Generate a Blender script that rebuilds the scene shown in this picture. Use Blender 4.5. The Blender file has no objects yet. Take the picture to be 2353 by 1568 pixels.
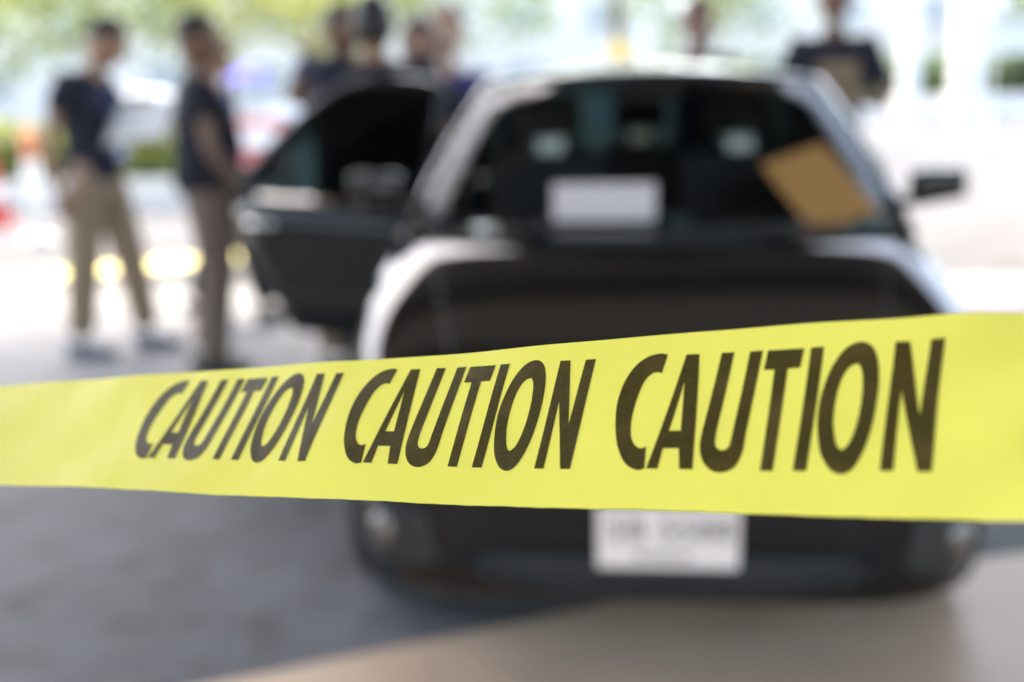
import bpy, bmesh, math, random
from mathutils import Vector, Matrix, Euler
from mathutils.geometry import tessellate_polygon
R = math.radians
scene = bpy.context.scene
COL = scene.collection

# ------------------------------------------------------------------ camera
CAM_H, PITCH, ROLL = 1.3983, 0.2084, -0.0158
cam_d = bpy.data.cameras.new('camera')
cam = bpy.data.objects.new('camera', cam_d); COL.objects.link(cam)
cam_d.sensor_width = 36.0
cam_d.lens = 2610 * 1.06 / 2353 * 36
cam_d.clip_start, cam_d.clip_end = 0.05, 600
cam.matrix_world = (Matrix.Translation((0, 0, CAM_H)) @ Matrix.Rotation(math.pi / 2 - PITCH, 4, 'X')
                    @ Matrix.Rotation(ROLL, 4, 'Z'))
cam_d.dof.use_dof = True
cam_d.dof.focus_distance = 0.525
cam_d.dof.aperture_fstop = 3.5
cam_d.dof.aperture_blades = 0
scene.camera = cam

# ------------------------------------------------------------------ sky, sun, exposure
SUN_AZ, SUN_EL = R(335), R(57)          # hazy sun ahead of the camera, a little to the left
world = bpy.data.worlds.new('World'); scene.world = world; world.use_nodes = True
wn = world.node_tree.nodes; wl = world.node_tree.links
bg = wn['Background']; sky = wn.new('ShaderNodeTexSky')
sky.sky_type = 'NISHITA'; sky.sun_disc = False
sky.sun_elevation = SUN_EL; sky.sun_rotation = SUN_AZ
sky.air_density = 1.0; sky.dust_density = 3.0; sky.ozone_density = 1.0
wl.new(sky.outputs[0], bg.inputs[0]); bg.inputs[1].default_value = 0.15
sun_d = bpy.data.lights.new('sun', 'SUN'); sun_d.energy = 1.45; sun_d.angle = R(12); sun_d.color = (1, .95, .86)
sun = bpy.data.objects.new('sun', sun_d); COL.objects.link(sun)
sdir = Vector((math.sin(SUN_AZ) * math.cos(SUN_EL), math.cos(SUN_AZ) * math.cos(SUN_EL), math.sin(SUN_EL)))
sun.rotation_euler = sdir.to_track_quat('Z', 'Y').to_euler(); sun.location = sdir * 60
scene.view_settings.view_transform = 'Standard'; scene.view_settings.look = 'None'
scene.view_settings.exposure = 3.0; scene.view_settings.gamma = 1.0
scene.view_settings.use_white_balance = True; scene.view_settings.white_balance_temperature = 7400; scene.view_settings.white_balance_tint = 10
scene.render.engine = 'CYCLES'
scene.cycles.use_denoising = True
scene.cycles.max_bounces = 8; scene.cycles.diffuse_bounces = 5; scene.cycles.glossy_bounces = 4
scene.cycles.transparent_max_bounces = 16; scene.cycles.sample_clamp_indirect = 12

# ------------------------------------------------------------------ materials
MATS = {}
def mat(name, col, rough=.6, metal=0, spec=.5, var=0, vscale=6, bump=0, bscale=40, coat=0, emit=None, transl=0):
    if name in MATS: return MATS[name]
    m = bpy.data.materials.new(name); m.use_nodes = True; MATS[name] = m
    n, l = m.node_tree.nodes, m.node_tree.links; b = n['Principled BSDF']
    b.inputs['Base Color'].default_value = (*col, 1); b.inputs['Roughness'].default_value = rough
    b.inputs['Metallic'].default_value = metal; b.inputs['Specular IOR Level'].default_value = spec
    b.inputs['Coat Weight'].default_value = coat; b.inputs['Coat Roughness'].default_value = .04; b.inputs['Coat IOR'].default_value = 1.40
    tc = n.new('ShaderNodeTexCoord')
    if var:
        no = n.new('ShaderNodeTexNoise'); no.inputs['Scale'].default_value = vscale; no.inputs['Detail'].default_value = 6
        l.new(tc.outputs['Object'], no.inputs['Vector'])
        mx = n.new('ShaderNodeMix'); mx.data_type = 'RGBA'
        mx.inputs[6].default_value = (*[max(0, c * (1 - var)) for c in col], 1)
        mx.inputs[7].default_value = (*[min(1, c * (1 + var)) for c in col], 1)
        mr = n.new('ShaderNodeMapRange'); mr.inputs[1].default_value = .3; mr.inputs[2].default_value = .7
        l.new(no.outputs[0], mr.inputs[0]); l.new(mr.outputs[0], mx.inputs[0]); l.new(mx.outputs[2], b.inputs['Base Color'])
    if bump:
        nb = n.new('ShaderNodeTexNoise'); nb.inputs['Scale'].default_value = bscale; nb.inputs['Detail'].default_value = 4
        l.new(tc.outputs['Object'], nb.inputs['Vector'])
        bp = n.new('ShaderNodeBump'); bp.inputs['Strength'].default_value = bump; bp.inputs['Distance'].default_value = .01
        l.new(nb.outputs[0], bp.inputs['Height']); l.new(bp.outputs[0], b.inputs['Normal'])
    if emit:
        b.inputs['Emission Color'].default_value = (*emit[0], 1); b.inputs['Emission Strength'].default_value = emit[1]
    if transl:
        tr = n.new('ShaderNodeBsdfTranslucent'); tr.inputs[0].default_value = (*col, 1)
        ms = n.new('ShaderNodeMixShader'); ms.inputs[0].default_value = transl
        out = n['Material Output']; l.new(b.outputs[0], ms.inputs[1]); l.new(tr.outputs[0], ms.inputs[2]); l.new(ms.outputs[0], out.inputs[0])
    return m

def glass_mat(name, tint, refl=1.0):
    m = bpy.data.materials.new(name); m.use_nodes = True; n, l = m.node_tree.nodes, m.node_tree.links
    for x in list(n):
        if x.type == 'BSDF_PRINCIPLED': n.remove(x)
    tr = n.new('ShaderNodeBsdfTransparent'); tr.inputs[0].default_value = (*tint, 1)
    gl = n.new('ShaderNodeBsdfGlossy'); gl.inputs['Roughness'].default_value = .02
    lw = n.new('ShaderNodeLayerWeight'); lw.inputs[0].default_value = .5
    fr = n.new('ShaderNodeMath'); fr.operation = 'POWER'; fr.inputs[1].default_value = 5; l.new(lw.outputs['Facing'], fr.inputs[0])
    mu = n.new('ShaderNodeMath'); mu.operation = 'MULTIPLY_ADD'; mu.inputs[1].default_value = .9 * refl; mu.inputs[2].default_value = .035 * refl
    ms = n.new('ShaderNodeMixShader')
    l.new(fr.outputs[0], mu.inputs[0]); l.new(mu.outputs[0], ms.inputs[0]); l.new(tr.outputs[0], ms.inputs[1]); l.new(gl.outputs[0], ms.inputs[2])
    l.new(ms.outputs[0], n['Material Output'].inputs[0]); MATS[name] = m
    return m

# ------------------------------------------------------------------ helpers
def tag(o, label, cat, group=None):
    o['label'] = label; o['category'] = cat
    if group: o['group'] = group
    return o
def struct(o): o['kind'] = 'structure'; return o
def link(name, me, m=None, parent=None, smooth=False):
    o = bpy.data.objects.new(name, me); COL.objects.link(o)
    if m:
        if len(me.materials): me.materials[0] = m
        else: me.materials.append(m)
    if smooth:
        for p in me.polygons: p.use_smooth = True
    if parent: o.parent = parent
    return o
def empty(name, loc=(0, 0, 0), rz=0):
    o = bpy.data.objects.new(name, None); COL.objects.link(o); o.location = loc; o.rotation_euler = (0, 0, rz); o.empty_display_size = .1
    return o
def mesh(name, vs, fs, m, parent=None, smooth=False):
    me = bpy.data.meshes.new(name); me.from_pydata([tuple(v) for v in vs], [], fs); me.update()
    return link(name, me, m, parent, smooth)
def bm_obj(name, bm, m, parent=None, smooth=False):
    bmesh.ops.recalc_face_normals(bm, faces=bm.faces[:])
    me = bpy.data.meshes.new(name); bm.to_mesh(me); bm.free()
    return link(name, me, m, parent, smooth)
def add_box(bm, c, s, rot=None, bev=0):
    g = bmesh.ops.create_cube(bm, size=1); vs = g['verts']
    bmesh.ops.scale(bm, vec=s, verts=vs)
    if bev:
        es = list({e for v in vs for e in v.link_edges})
        r = bmesh.ops.bevel(bm, geom=es, offset=bev, segments=2, affect='EDGES', profile=.6); vs = list({v for f in r['faces'] for v in f.verts} | {v for v in vs if v.is_valid})
    if rot: bmesh.ops.rotate(bm, cent=(0, 0, 0), matrix=Euler(rot).to_matrix(), verts=vs)
    bmesh.ops.translate(bm, vec=c, verts=vs)
def box(name, c, s, m, parent=None, rot=None, bev=0):
    bm = bmesh.new(); add_box(bm, c, s, rot, bev); return bm_obj(name, bm, m, parent)
def add_lathe(bm, prof, seg=20, axis='Z', c=(0, 0, 0)):
    rings = []
    for r, h in prof:
        ring = []
        for i in range(seg):
            a = 2 * math.pi * i / seg; x, y = r * math.cos(a), r * math.sin(a)
            p = {'Z': (x, y, h), 'X': (h, x, y), 'Y': (x, h, y)}[axis]
            ring.append(bm.verts.new(Vector(p) + Vector(c)))
        rings.append(ring)
    for a, b in zip(rings, rings[1:]):
        for i in range(seg): bm.faces.new((a[i], a[(i + 1) % seg], b[(i + 1) % seg], b[i]))
    if prof[0][0] > 1e-6: bm.faces.new(rings[0][::-1])
    if prof[-1][0] > 1e-6: bm.faces.new(rings[-1])
def lathe(name, prof, m, parent=None, seg=20, axis='Z', c=(0, 0, 0), smooth=True):
    bm = bmesh.new(); add_lathe(bm, prof, seg, axis, c); bmesh.ops.remove_doubles(bm, verts=bm.verts[:], dist=1e-6)
    return bm_obj(name, bm, m, parent, smooth)
def add_tube(bm, pts, r, seg=8):
    pts = [Vector(p) for p in pts]; rings = []; rr = r if isinstance(r, (list, tuple)) else [r] * len(pts)
    for i, p in enumerate(pts):
        t = (pts[min(i + 1, len(pts) - 1)] - pts[max(i - 1, 0)]).normalized()
        u = t.cross(Vector((0, 0, 1)) if abs(t.z) < .9 else Vector((1, 0, 0))).normalized(); w = t.cross(u)
        rings.append([bm.verts.new(p + (u * math.cos(2 * math.pi * k / seg) + w * math.sin(2 * math.pi * k / seg)) * rr[i]) for k in range(seg)])
    for a, b in zip(rings, rings[1:]):
        for k in range(seg): bm.faces.new((a[k], a[(k + 1) % seg], b[(k + 1) % seg], b[k]))
    bm.faces.new(rings[0][::-1]); bm.faces.new(rings[-1])
def tube(name, pts, r, m, parent=None, seg=8):
    bm = bmesh.new(); add_tube(bm, pts, r, seg); return bm_obj(name, bm, m, parent, True)
def copy_tree(o, parent=None):
    c = o.copy(); COL.objects.link(c); c.parent = parent
    if parent: c.matrix_parent_inverse = o.matrix_parent_inverse.copy()
    for ch in [x for x in bpy.data.objects if x.parent == o]: copy_tree(ch, c)
    return c
def lerp_tab(tab, x):
    if x <= tab[0][0]: return tab[0][1]
    for (a, b), (c, d) in zip(tab, tab[1:]):
        if x <= c:
            t = (x - a) / (c - a); return b + (d - b) * t
    return tab[-1][1]
def smooth_tab(tab, x):
    """monotone-ish cubic through the table"""
    n = len(tab)
    if x <= tab[0][0]: return tab[0][1]
    if x >= tab[-1][0]: return tab[-1][1]
    for i in range(n - 1):
        x0, y0 = tab[i]; x1, y1 = tab[i + 1]
        if x <= x1:
            h = x1 - x0; d = (y1 - y0) / h
            dm = (y0 - tab[i - 1][1]) / (x0 - tab[i - 1][0]) if i else d
            dp = (tab[i + 2][1] - y1) / (tab[i + 2][0] - x1) if i < n - 2 else d
            m0 = 0 if dm * d <= 0 else 2 * dm * d / (dm + d); m1 = 0 if dp * d <= 0 else 2 * dp * d / (dp + d)
            t = (x - x0) / h
            return (2 * t**3 - 3 * t**2 + 1) * y0 + (t**3 - 2 * t**2 + t) * h * m0 + (-2 * t**3 + 3 * t**2) * y1 + (t**3 - t**2) * h * m1

# ------------------------------------------------------------------ ground
def ground_mat(name, ca, cb, spec=.25):
    m = bpy.data.materials.new(name); m.use_nodes = True; n, l = m.node_tree.nodes, m.node_tree.links; b = n['Principled BSDF']
    tc = n.new('ShaderNodeTexCoord')
    a = n.new('ShaderNodeTexNoise'); a.inputs['Scale'].default_value = 1.7; a.inputs['Detail'].default_value = 8; a.inputs['Roughness'].default_value = .62
    s = n.new('ShaderNodeTexNoise'); s.inputs['Scale'].default_value = 5.5; s.inputs['Detail'].default_value = 3
    l.new(tc.outputs['Object'], a.inputs['Vector']); l.new(tc.outputs['Object'], s.inputs['Vector'])
    r1 = n.new('ShaderNodeValToRGB'); r1.color_ramp.elements[0].position = .3; r1.color_ramp.elements[1].position = .7
    r1.color_ramp.elements[0].color = (*ca, 1); r1.color_ramp.elements[1].color = (*cb, 1)
    r2 = n.new('ShaderNodeValToRGB'); r2.color_ramp.elements[0].position = .34; r2.color_ramp.elements[1].position = .46
    r2.color_ramp.elements[0].color = (.68, .64, .60, 1); r2.color_ramp.elements[1].color = (1, 1, 1, 1)
    mx = n.new('ShaderNodeMix'); mx.data_type = 'RGBA'; mx.blend_type = 'MULTIPLY'; mx.inputs[0].default_value = 1
    l.new(a.outputs[0], r1.inputs[0]); l.new(s.outputs[0], r2.inputs[0]); l.new(r1.outputs[0], mx.inputs[6]); l.new(r2.outputs[0], mx.inputs[7])
    l.new(mx.outputs[2], b.inputs['Base Color'])
    rr = n.new('ShaderNodeMapRange'); rr.inputs[3].default_value = .6; rr.inputs[4].default_value = .85; b.inputs['Specular IOR Level'].default_value = spec
    l.new(a.outputs[0], rr.inputs[0]); l.new(rr.outputs[0], b.inputs['Roughness'])
    bp = n.new('ShaderNodeBump'); bp.inputs['Strength'].default_value = .15; bp.inputs['Distance'].default_value = .01
    f = n.new('ShaderNodeTexNoise'); f.inputs['Scale'].default_value = 90; l.new(tc.outputs['Object'], f.inputs['Vector'])
    l.new(f.outputs[0], bp.inputs['Height']); l.new(bp.outputs[0], b.inputs['Normal'])
    return m
G = ground_mat('road_asphalt', (.115, .119, .128), (.152, .157, .168), 0.0); G1 = ground_mat('lit_ground_tone', (.225, .227, .233), (.30, .302, .31), .08); G2 = ground_mat('shade_toned_paving', (.07, .071, .075), (.185, .188, .195))
struct(mesh('ground', [(-300, -150, 0), (300, -150, 0), (300, 450, 0), (-300, 450, 0)], [(0, 1, 2, 3)], G))
struct(mesh('lit_ground_sheet', [(-40, 3.5, .0015), (40, 3.5, .0015), (40, 8.6, .0015), (-40, 8.6, .0015)], [(0, 1, 2, 3)], G1))  # same ground made paler: the brighter light there is put into the colour
struct(mesh('shade_toned_paving', [(-20, -14, .003), (20, -14, .003), (20, 5.6, .003), (-20, 4.3, .003)], [(0, 1, 2, 3)], G2))  # grey ground darkened in colour to copy the light fading under the roof
# beige polished slab in front of the car; its edge runs obliquely under the bumper
slab_m = mat('beige_polished_concrete', (.60, .42, .29), rough=.46, spec=.25, var=.12, vscale=2.2, bump=.05, bscale=60)
edge = [(6.5, 4.6), (1.44, 3.37), (.283, 3.09), (-.49, 2.76), (-6.0, .4)]
struct(mesh('beige_floor_slab', [(x, y, .007) for x, y in edge] + [(-6.0, -9, .007), (9, -9, .007), (9, 5.2, .007)], [tuple(range(8))], slab_m))
# yellow line across the road
yl = mat('yellow_road_paint', (.80, .72, .22), rough=.6, var=.1, vscale=8)
def ground_strip(name, a, b, w, z, m):
    a, b = Vector(a), Vector(b); d = (b - a).normalized(); nn = Vector((-d.y, d.x)) * w / 2
    return mesh(name, [(*(a + nn), z), (*(a - nn), z), (*(b - nn), z), (*(b + nn), z)], [(0, 1, 2, 3)], m)
tag(ground_strip('yellow_road_line', (-9.5, 5.2), (-1.9, 10.6), .5, .006, yl), 'yellow line painted across the road behind the two standing men', 'road marking')

# ------------------------------------------------------------------ roofed forecourt (over the camera and the car)
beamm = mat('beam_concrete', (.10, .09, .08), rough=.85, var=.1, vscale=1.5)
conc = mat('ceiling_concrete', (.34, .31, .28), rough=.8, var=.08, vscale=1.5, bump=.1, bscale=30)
bld = empty('forecourt_building', (0, 0, 0))
tag(bld, 'concrete canopy building overhead shading the black car', 'building')
CZ = 6.0; YE = 11.2; YB = -3.6; XL, XR = -6.2, 13.5
box('ceiling', (-.5, (YB + 2.6) / 2, CZ + .35), (33, 2.6 - YB, .5), conc, bld)
box('ceiling', ((XR + XL) / 2, (YE + 2.61) / 2, CZ + .35), (XR - XL, YE - 2.61, .5), conc, bld)
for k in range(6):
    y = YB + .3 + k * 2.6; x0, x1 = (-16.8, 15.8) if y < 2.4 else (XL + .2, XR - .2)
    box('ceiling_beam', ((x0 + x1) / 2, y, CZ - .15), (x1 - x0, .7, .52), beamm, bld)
for x, y in ((-6.2, .6), (-6.2, -3.2), (8.2, .6), (8.2, -3.2), (7.6, 9.0)):
    box('column', (x, y, CZ / 2), (.55, .55, CZ), conc, bld, bev=.02)

box('light_block_wall', (-11.5, -2.4, 1.6), (.3, 9.9, 3.2), mat('light_block_plaster', (.55, .52, .48), var=.05), bld)  # unseen wall, added to darken the open door's reflection and the near floor
# ------------------------------------------------------------------ caution tape (fitted twist and sag, real size 76 mm)
TQ = [-0.02625, -0.03655, 0.53343, 0.59026, 0.04239, -0.02981, -0.00473, -0.01373, 0.02369, 0.01705, 0.52857, -0.0689, 0.00814, 0.00246, 0.14388]
TW = .076
CM = cam.matrix_world.copy()
TOPV = [(-338.9, 76.6), (-245.2, 73.8), (-69.7, 74.0), (66.4, 75.9), (147.5, 77.5), (194, 76.4), (236.5, 75.9)]
BOTV = [(-288.4, -.1), (-151.5, -2.0), (-37.7, -.7), (83.4, .55), (150.6, .7), (240, .2)]
def tape_pt(s, v, off=0.0):
    q = TQ; az, el = q[3], q[4]
    t = Vector((math.cos(el) * math.cos(az), math.sin(el), -math.cos(el) * math.sin(az)))
    n0 = Vector((math.sin(az), 0, math.cos(az))); u0 = Vector((0, 1, 0)); x = max(-4.2, min(2.2, s / .1))
    C = Vector(q[0:3]) + s * t + (q[5] * x**2 + q[6] * x**3 + q[7] * x**4) * n0 * .01 + (q[8] * x**2 + q[9] * x**3) * u0 * .01
    T = (t + ((2 * q[5] * x + 3 * q[6] * x**2 + 4 * q[7] * x**3) * n0 + (2 * q[8] * x + 3 * q[9] * x**2) * u0) * .1).normalized()
    U = (u0 - T.dot(u0) * T).normalized(); N = T.cross(U); a = q[10] + q[11] * x + q[12] * x**2 + q[13] * x**3
    D = math.cos(a) * U + math.sin(a) * N; M = T.cross(D)
    # gentle waves in the slack film, stronger past the last word
    w = .0004 * math.sin(s * 37 + v * 22 + .5) + .0004 * math.sin(s * 21 - v * 70 + 2.1) + .00028 * math.sin(s * 46 + v * 30) + .0002 * math.sin(s * 95 - v * 75 + 1)
    g = max(0, min(1, (s - .19) / .06))
    w += g * (.0019 * math.sin(s * 120 + v * 60) + .0014 * math.sin(s * 70 - v * 130 + 2))
    P = C + (v - TW / 2) * D + M * (w - off)
    return CM @ Vector((P.x, P.y, -P.z))
def film_mat(name, col, tcol, transl, rough, grain=0):
    m = bpy.data.materials.new(name); m.use_nodes = True; n, l = m.node_tree.nodes, m.node_tree.links; b = n['Principled BSDF']
    b.inputs['Roughness'].default_value = rough; b.inputs['Specular IOR Level'].default_value = .22
    tc = n.new('ShaderNodeTexCoord')
    no = n.new('ShaderNodeTexNoise'); no.inputs['Scale'].default_value = 900 if grain else 14; no.inputs['Detail'].default_value = 3
    l.new(tc.outputs['Object'], no.inputs['Vector'])
    mx = n.new('ShaderNodeMix'); mx.data_type = 'RGBA'; k = grain or .035
    mx.inputs[6].default_value = (*[c * (1 - k) for c in col], 1); mx.inputs[7].default_value = (*[min(1, c * (1 + k)) for c in col], 1)
    mr = n.new('ShaderNodeMapRange'); mr.inputs[1].default_value = .35; mr.inputs[2].default_value = .65
    l.new(no.outputs[0], mr.inputs[0]); l.new(mr.outputs[0], mx.inputs[0]); l.new(mx.outputs[2], b.inputs['Base Color'])
    if grain:
        n2 = n.new('ShaderNodeTexNoise'); n2.inputs['Scale'].default_value = 55; n2.inputs['Detail'].default_value = 6; l.new(tc.outputs['Object'], n2.inputs['Vector'])
        r2 = n.new('ShaderNodeMapRange'); r2.inputs[1].default_value = .5; r2.inputs[2].default_value = .78; r2.inputs[4].default_value = .55; l.new(n2.outputs[0], r2.inputs[0])
        m2 = n.new('ShaderNodeMix'); m2.data_type = 'RGBA'; m2.inputs[7].default_value = (.16, .115, .035, 1); l.new(r2.outputs[0], m2.inputs[0]); l.new(mx.outputs[2], m2.inputs[6]); l.new(m2.outputs[2], b.inputs['Base Color'])
    bn = n.new('ShaderNodeTexNoise'); bn.inputs['Scale'].default_value = 22; bn.inputs['Detail'].default_value = 5
    mp = n.new('ShaderNodeMapping'); mp.inputs['Scale'].default_value = (1, 1, 2.2); l.new(tc.outputs['Object'], mp.inputs[0]); l.new(mp.outputs[0], bn.inputs['Vector'])
    bp = n.new('ShaderNodeBump'); bp.inputs['Strength'].default_value = .4; bp.inputs['Distance'].default_value = .004
    l.new(bn.outputs[0], bp.inputs['Height']); l.new(bp.outputs[0], b.inputs['Normal'])
    tr = n.new('ShaderNodeBsdfTranslucent'); tr.inputs[0].default_value = (*tcol, 1)
    ms = n.new('ShaderNodeMixShader'); ms.inputs[0].default_value = transl
    l.new(b.outputs[0], ms.inputs[1]); l.new(tr.outputs[0], ms.inputs[2]); l.new(ms.outputs[0], n['Material Output'].inputs[0])
    return m
film = film_mat('yellow_tape_film', (.84, .76, .12), (.90, .82, .16), .42, .30)
ink = film_mat('black_tape_ink', (.055, .042, .012), (.16, .11, .015), .35, .33, grain=.45)
tape = empty('caution_tape', tape_pt(0, 0)); tag(tape, 'yellow plastic tape printed CAUTION stretched across in front of the black car', 'barrier tape')
def rel(p): return p - tape.location
SL, SR = -1.62, .95
vs, fs = [], []; NS, NV = 900, 24
for i in range(NS + 1):
    s = SL + (SR - SL) * i / NS
    t0, t1 = smooth_tab(BOTV, s * 1000) / 1000, smooth_tab(TOPV, s * 1000) / 1000
    jit = .00007 * math.sin(s * 210) + .00005 * math.sin(s * 511 + 1)
    for j in range(NV + 1): vs.append(rel(tape_pt(s, t0 + jit * (j == 0) + (t1 - t0) * j / NV)))
for i in range(NS):
    for j in range(NV):
        a = i * (NV + 1) + j; fs.append((a, a + NV + 1, a + NV + 2, a + 1))
mesh('film', vs, fs, film, tape, True)
def cr(pts, closed=False, n=5):
    out = []; L = len(pts)
    for i in range(L if closed else L - 1):
        g = lambda k: Vector(pts[k % L]) if closed else Vector(pts[max(0, min(L - 1, k))])
        p0, p1, p2, p3 = g(i - 1), g(i), g(i + 1), g(i + 2)
        for k in range(n):
            t = k / n
            out.append(.5 * ((2 * p1) + (p2 - p0) * t + (2 * p0 - 5 * p1 + 4 * p2 - p3) * t * t + (3 * p1 - p0 - 3 * p2 + p3) * t**3))
    if not closed: out.append(Vector(pts[-1]))
    return out
cC = [(-43.0, 67.2)] + cr([(-44.2, 59.0), (-46.5, 59.4), (-49.0, 58.5), (-51.5, 55.1), (-53.0, 49.5), (-53.9, 43.2), (-54.0, 37.6), (-53.2, 32.7), (-52.2, 30.0), (-50.5, 27.8), (-48.6, 26.5), (-46.8, 26.4), (-45.2, 27.1)]) \
    + cr([(-44.0, 17.7), (-46.3, 17.0), (-49.3, 17.6), (-52.5, 19.4), (-55.2, 22.3), (-58.1, 27.2), (-59.9, 32.1), (-61.3, 38.3), (-62.0, 45.2), (-61.3, 52.2), (-59.5, 57.9), (-56.4, 63.0), (-52.2, 66.3), (-48.0, 67.6), (-45.2, 67.8)])
cU = [(-19.5, 67.1), (-14.2, 67.1)] + cr([(-16.3, 33.2), (-16.1, 29.1), (-15.4, 27.1), (-14.0, 25.7), (-12.4, 25.5), (-10.9, 26.0), (-9.9, 27.7), (-9.6, 31.8)]) + [(-7.5, 67.0), (-2.2, 67.1)] \
    + cr([(-4.1, 32.6), (-4.2, 26.0), (-4.9, 22.1), (-6.3, 19.0), (-8.7, 17.2), (-11.6, 16.4), (-14.6, 16.8), (-17.5, 18.4), (-19.9, 21.2), (-21.5, 24.7), (-22.2, 28.7), (-22.2, 34.0)])
cO = cr([(36.6, 67.9), (39.3, 67.0), (41.5, 64.9), (43.1, 61.4), (44.2, 56.4), (44.8, 49.7), (44.7, 42.6), (44.0, 34.5), (42.5, 27.0), (40.4, 21.2), (38.0, 17.5), (34.9, 16.1), (31.4, 17.1), (28.5, 19.9), (26.0, 24.2), (24.4, 29.6), (23.3, 36.2), (23.1, 44.0), (24.1, 50.8), (26.2, 58.1), (29.5, 64.0), (32.9, 67.0)], True, 4)
cOi = cr([(35.5, 59.2), (37.0, 58.3), (38.1, 55.5), (38.7, 51.5), (39.0, 46.0), (38.7, 38.9), (37.7, 32.4), (36.2, 27.8), (34.2, 25.5), (32.6, 25.9), (31.3, 28.0), (30.3, 31.3), (29.3, 36.2), (29.1, 42.3), (29.6, 49.0), (31.0, 54.6), (33.0, 57.9)], True, 4)
LET = [[cC],
       [[(-34.7, 67), (-29.1, 67), (-23.3, 17.5), (-28.8, 17.5), (-30.8, 26.3), (-37.7, 26.3), (-37.9, 17.6), (-43.2, 17.7)][:6] + [(-38.2, 17.6), (-43.2, 17.7)], [(-33.7, 54.9), (-31.5, 33.8), (-36.5, 33.8)]],
       [cU],
       [[(0, 66.9), (14.7, 66.8), (13.9, 58.9), (9.0, 58.8), (8.6, 17.4), (3.7, 17.4), (3.7, 58.6), (-.7, 58.7)]],
       [[(17.4, 66.9), (22.5, 67), (21.4, 17.4), (16.3, 17.4)]],
       [cO, cOi],
       [[(49.4, 66.9), (54.5, 66.8), (60.6, 37.3), (62.2, 66.7), (67.2, 66.8), (65.9, 17.2), (61.2, 17.1), (53.3, 47.5), (53.1, 17.3), (48.4, 17.2)]]]
def densify(loop, step=2.0):
    out = []
    for a, b in zip(loop, loop[1:] + loop[:1]):
        a, b = Vector(a), Vector(b); k = max(1, int((b - a).length / step))
        out += [a.lerp(b, i / k) for i in range(k)]
    return out
def letter(loops, s0):
    L3, flat, idx = [], [], []
    for lp in loops:
        lp = densify([tuple(p)[:2] for p in lp]); L3.append([Vector((p[0], p[1], 0)) for p in lp])
    tris = tessellate_polygon(L3); pts = [p for lp in L3 for p in lp]
    bm = bmesh.new(); V = [bm.verts.new((p.x, p.y, 0)) for p in pts]
    for t in tris:
        try: bm.faces.new([V[i] for i in t])
        except ValueError: pass
    # cut along the width and length so that the ink follows the film
    for k in range(-60, 72, 3):
        bmesh.ops.bisect_plane(bm, geom=bm.verts[:] + bm.edges[:] + bm.faces[:], plane_co=(k, 0, 0), plane_no=(1, 0, 0))
    for k in range(18, 70, 4):
        bmesh.ops.bisect_plane(bm, geom=bm.verts[:] + bm.edges[:] + bm.faces[:], plane_co=(0, k, 0), plane_no=(0, 1, 0))
    for v in bm.verts: v.co = rel(tape_pt(s0 + v.co.x / 1000, v.co.y / 1000, .00035))
    return bm
PER = TQ[14]
for k in (-1, 0, 1):
    for lp in LET: bm_obj('printed_letter', letter(lp, k * PER), ink, tape, True)
# the posts the tape is tied to, both outside the frame
steel = mat('galvanised_steel', (.45, .45, .44), rough=.4, metal=.9)
for s, lab in ((SL, 'slim steel post holding the far left end of the yellow tape'), (SR, 'slim steel post holding the near right end of the yellow tape')):
    p = tape_pt(s, TW / 2); t = empty('tape_post', (p.x, p.y, 0)); tag(t, lab, 'post', 'posts holding the tape')
    lathe('pole', [(.02, .01), (.02, p.z + .25), (.012, p.z + .28)], steel, t, 12); lathe('base', [(.16, 0), (.16, .012), (.03, .03)], steel, t, 24)

# ------------------------------------------------------------------ the car
black = mat('black_car_paint', (.005, .005, .0055), rough=.4, spec=0, coat=1)
trim = mat('black_plastic_trim', (.012, .012, .012), rough=.45)
rubber = mat('tyre_rubber', (.015, .015, .015), rough=.85)
alloy = mat('alloy_rim', (.5, .5, .52), rough=.25, metal=1)
chrome = mat('chrome', (.7, .7, .7), rough=.12, metal=1)
lens = mat('headlamp_lens', (.55, .55, .55), rough=.08, metal=.6, coat=1)
fog = mat('fog_lamp_reflector', (.22, .21, .20), rough=.35, metal=.85)
redl = mat('tail_lamp_red', (.4, .01, .01), rough=.15, coat=1)
inner = mat('cabin_dark', (.010, .010, .011), rough=.75)
seatm = mat('seat_fabric', (.014, .014, .016), rough=.9, bump=.1, bscale=200)
wind = glass_mat('windscreen_glass', (.90, .91, .895), .2)
tint = glass_mat('tinted_window_glass', (.17, .245, .255), .4)

L_CAR = 4.25
ZT = [(0, .60), (.02, .648), (.06, .70), (.12, .738), (.22, .775), (.4, .828), (.7, .907), (1.0, .972), (1.3, .985), (3.3, 1.0), (3.75, 1.0), (4.05, .97), (4.17, .88), (4.22, .78), (4.25, .66)]
ZB = [(0, .30), (.03, .235), (.1, .205), (.3, .19), (.7, .18), (3.6, .18), (4.0, .22), (4.2, .3), (4.25, .38)]
WT = [(0, .44), (.012, .53), (.03, .585), (.06, .635), (.1, .675), (.18, .72), (.3, .765), (.5, .81), (.8, .842), (1.3, .855), (3.0, .855), (3.5, .84), (3.9, .79), (4.1, .73), (4.2, .64), (4.25, .5)]
def sect(y, a):
    w, zt, zb = smooth_tab(WT, y), smooth_tab(ZT, y), smooth_tab(ZB, y)
    zc = zb + (zt - zb) * .55; c, s = math.cos(a), math.sin(a)
    n = 2 / 6.5
    x = w * math.copysign(abs(c) ** n, c)
    z = zc + (zt - zc if s > 0 else zc - zb) * math.copysign(abs(s) ** (2 / 9.0), s)
    # flanks lean in above the waist, hood lies inboard of the wings
    return Vector((x * (1 - .05 * max(0, (z - .55)) / .45), y, z))
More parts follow.
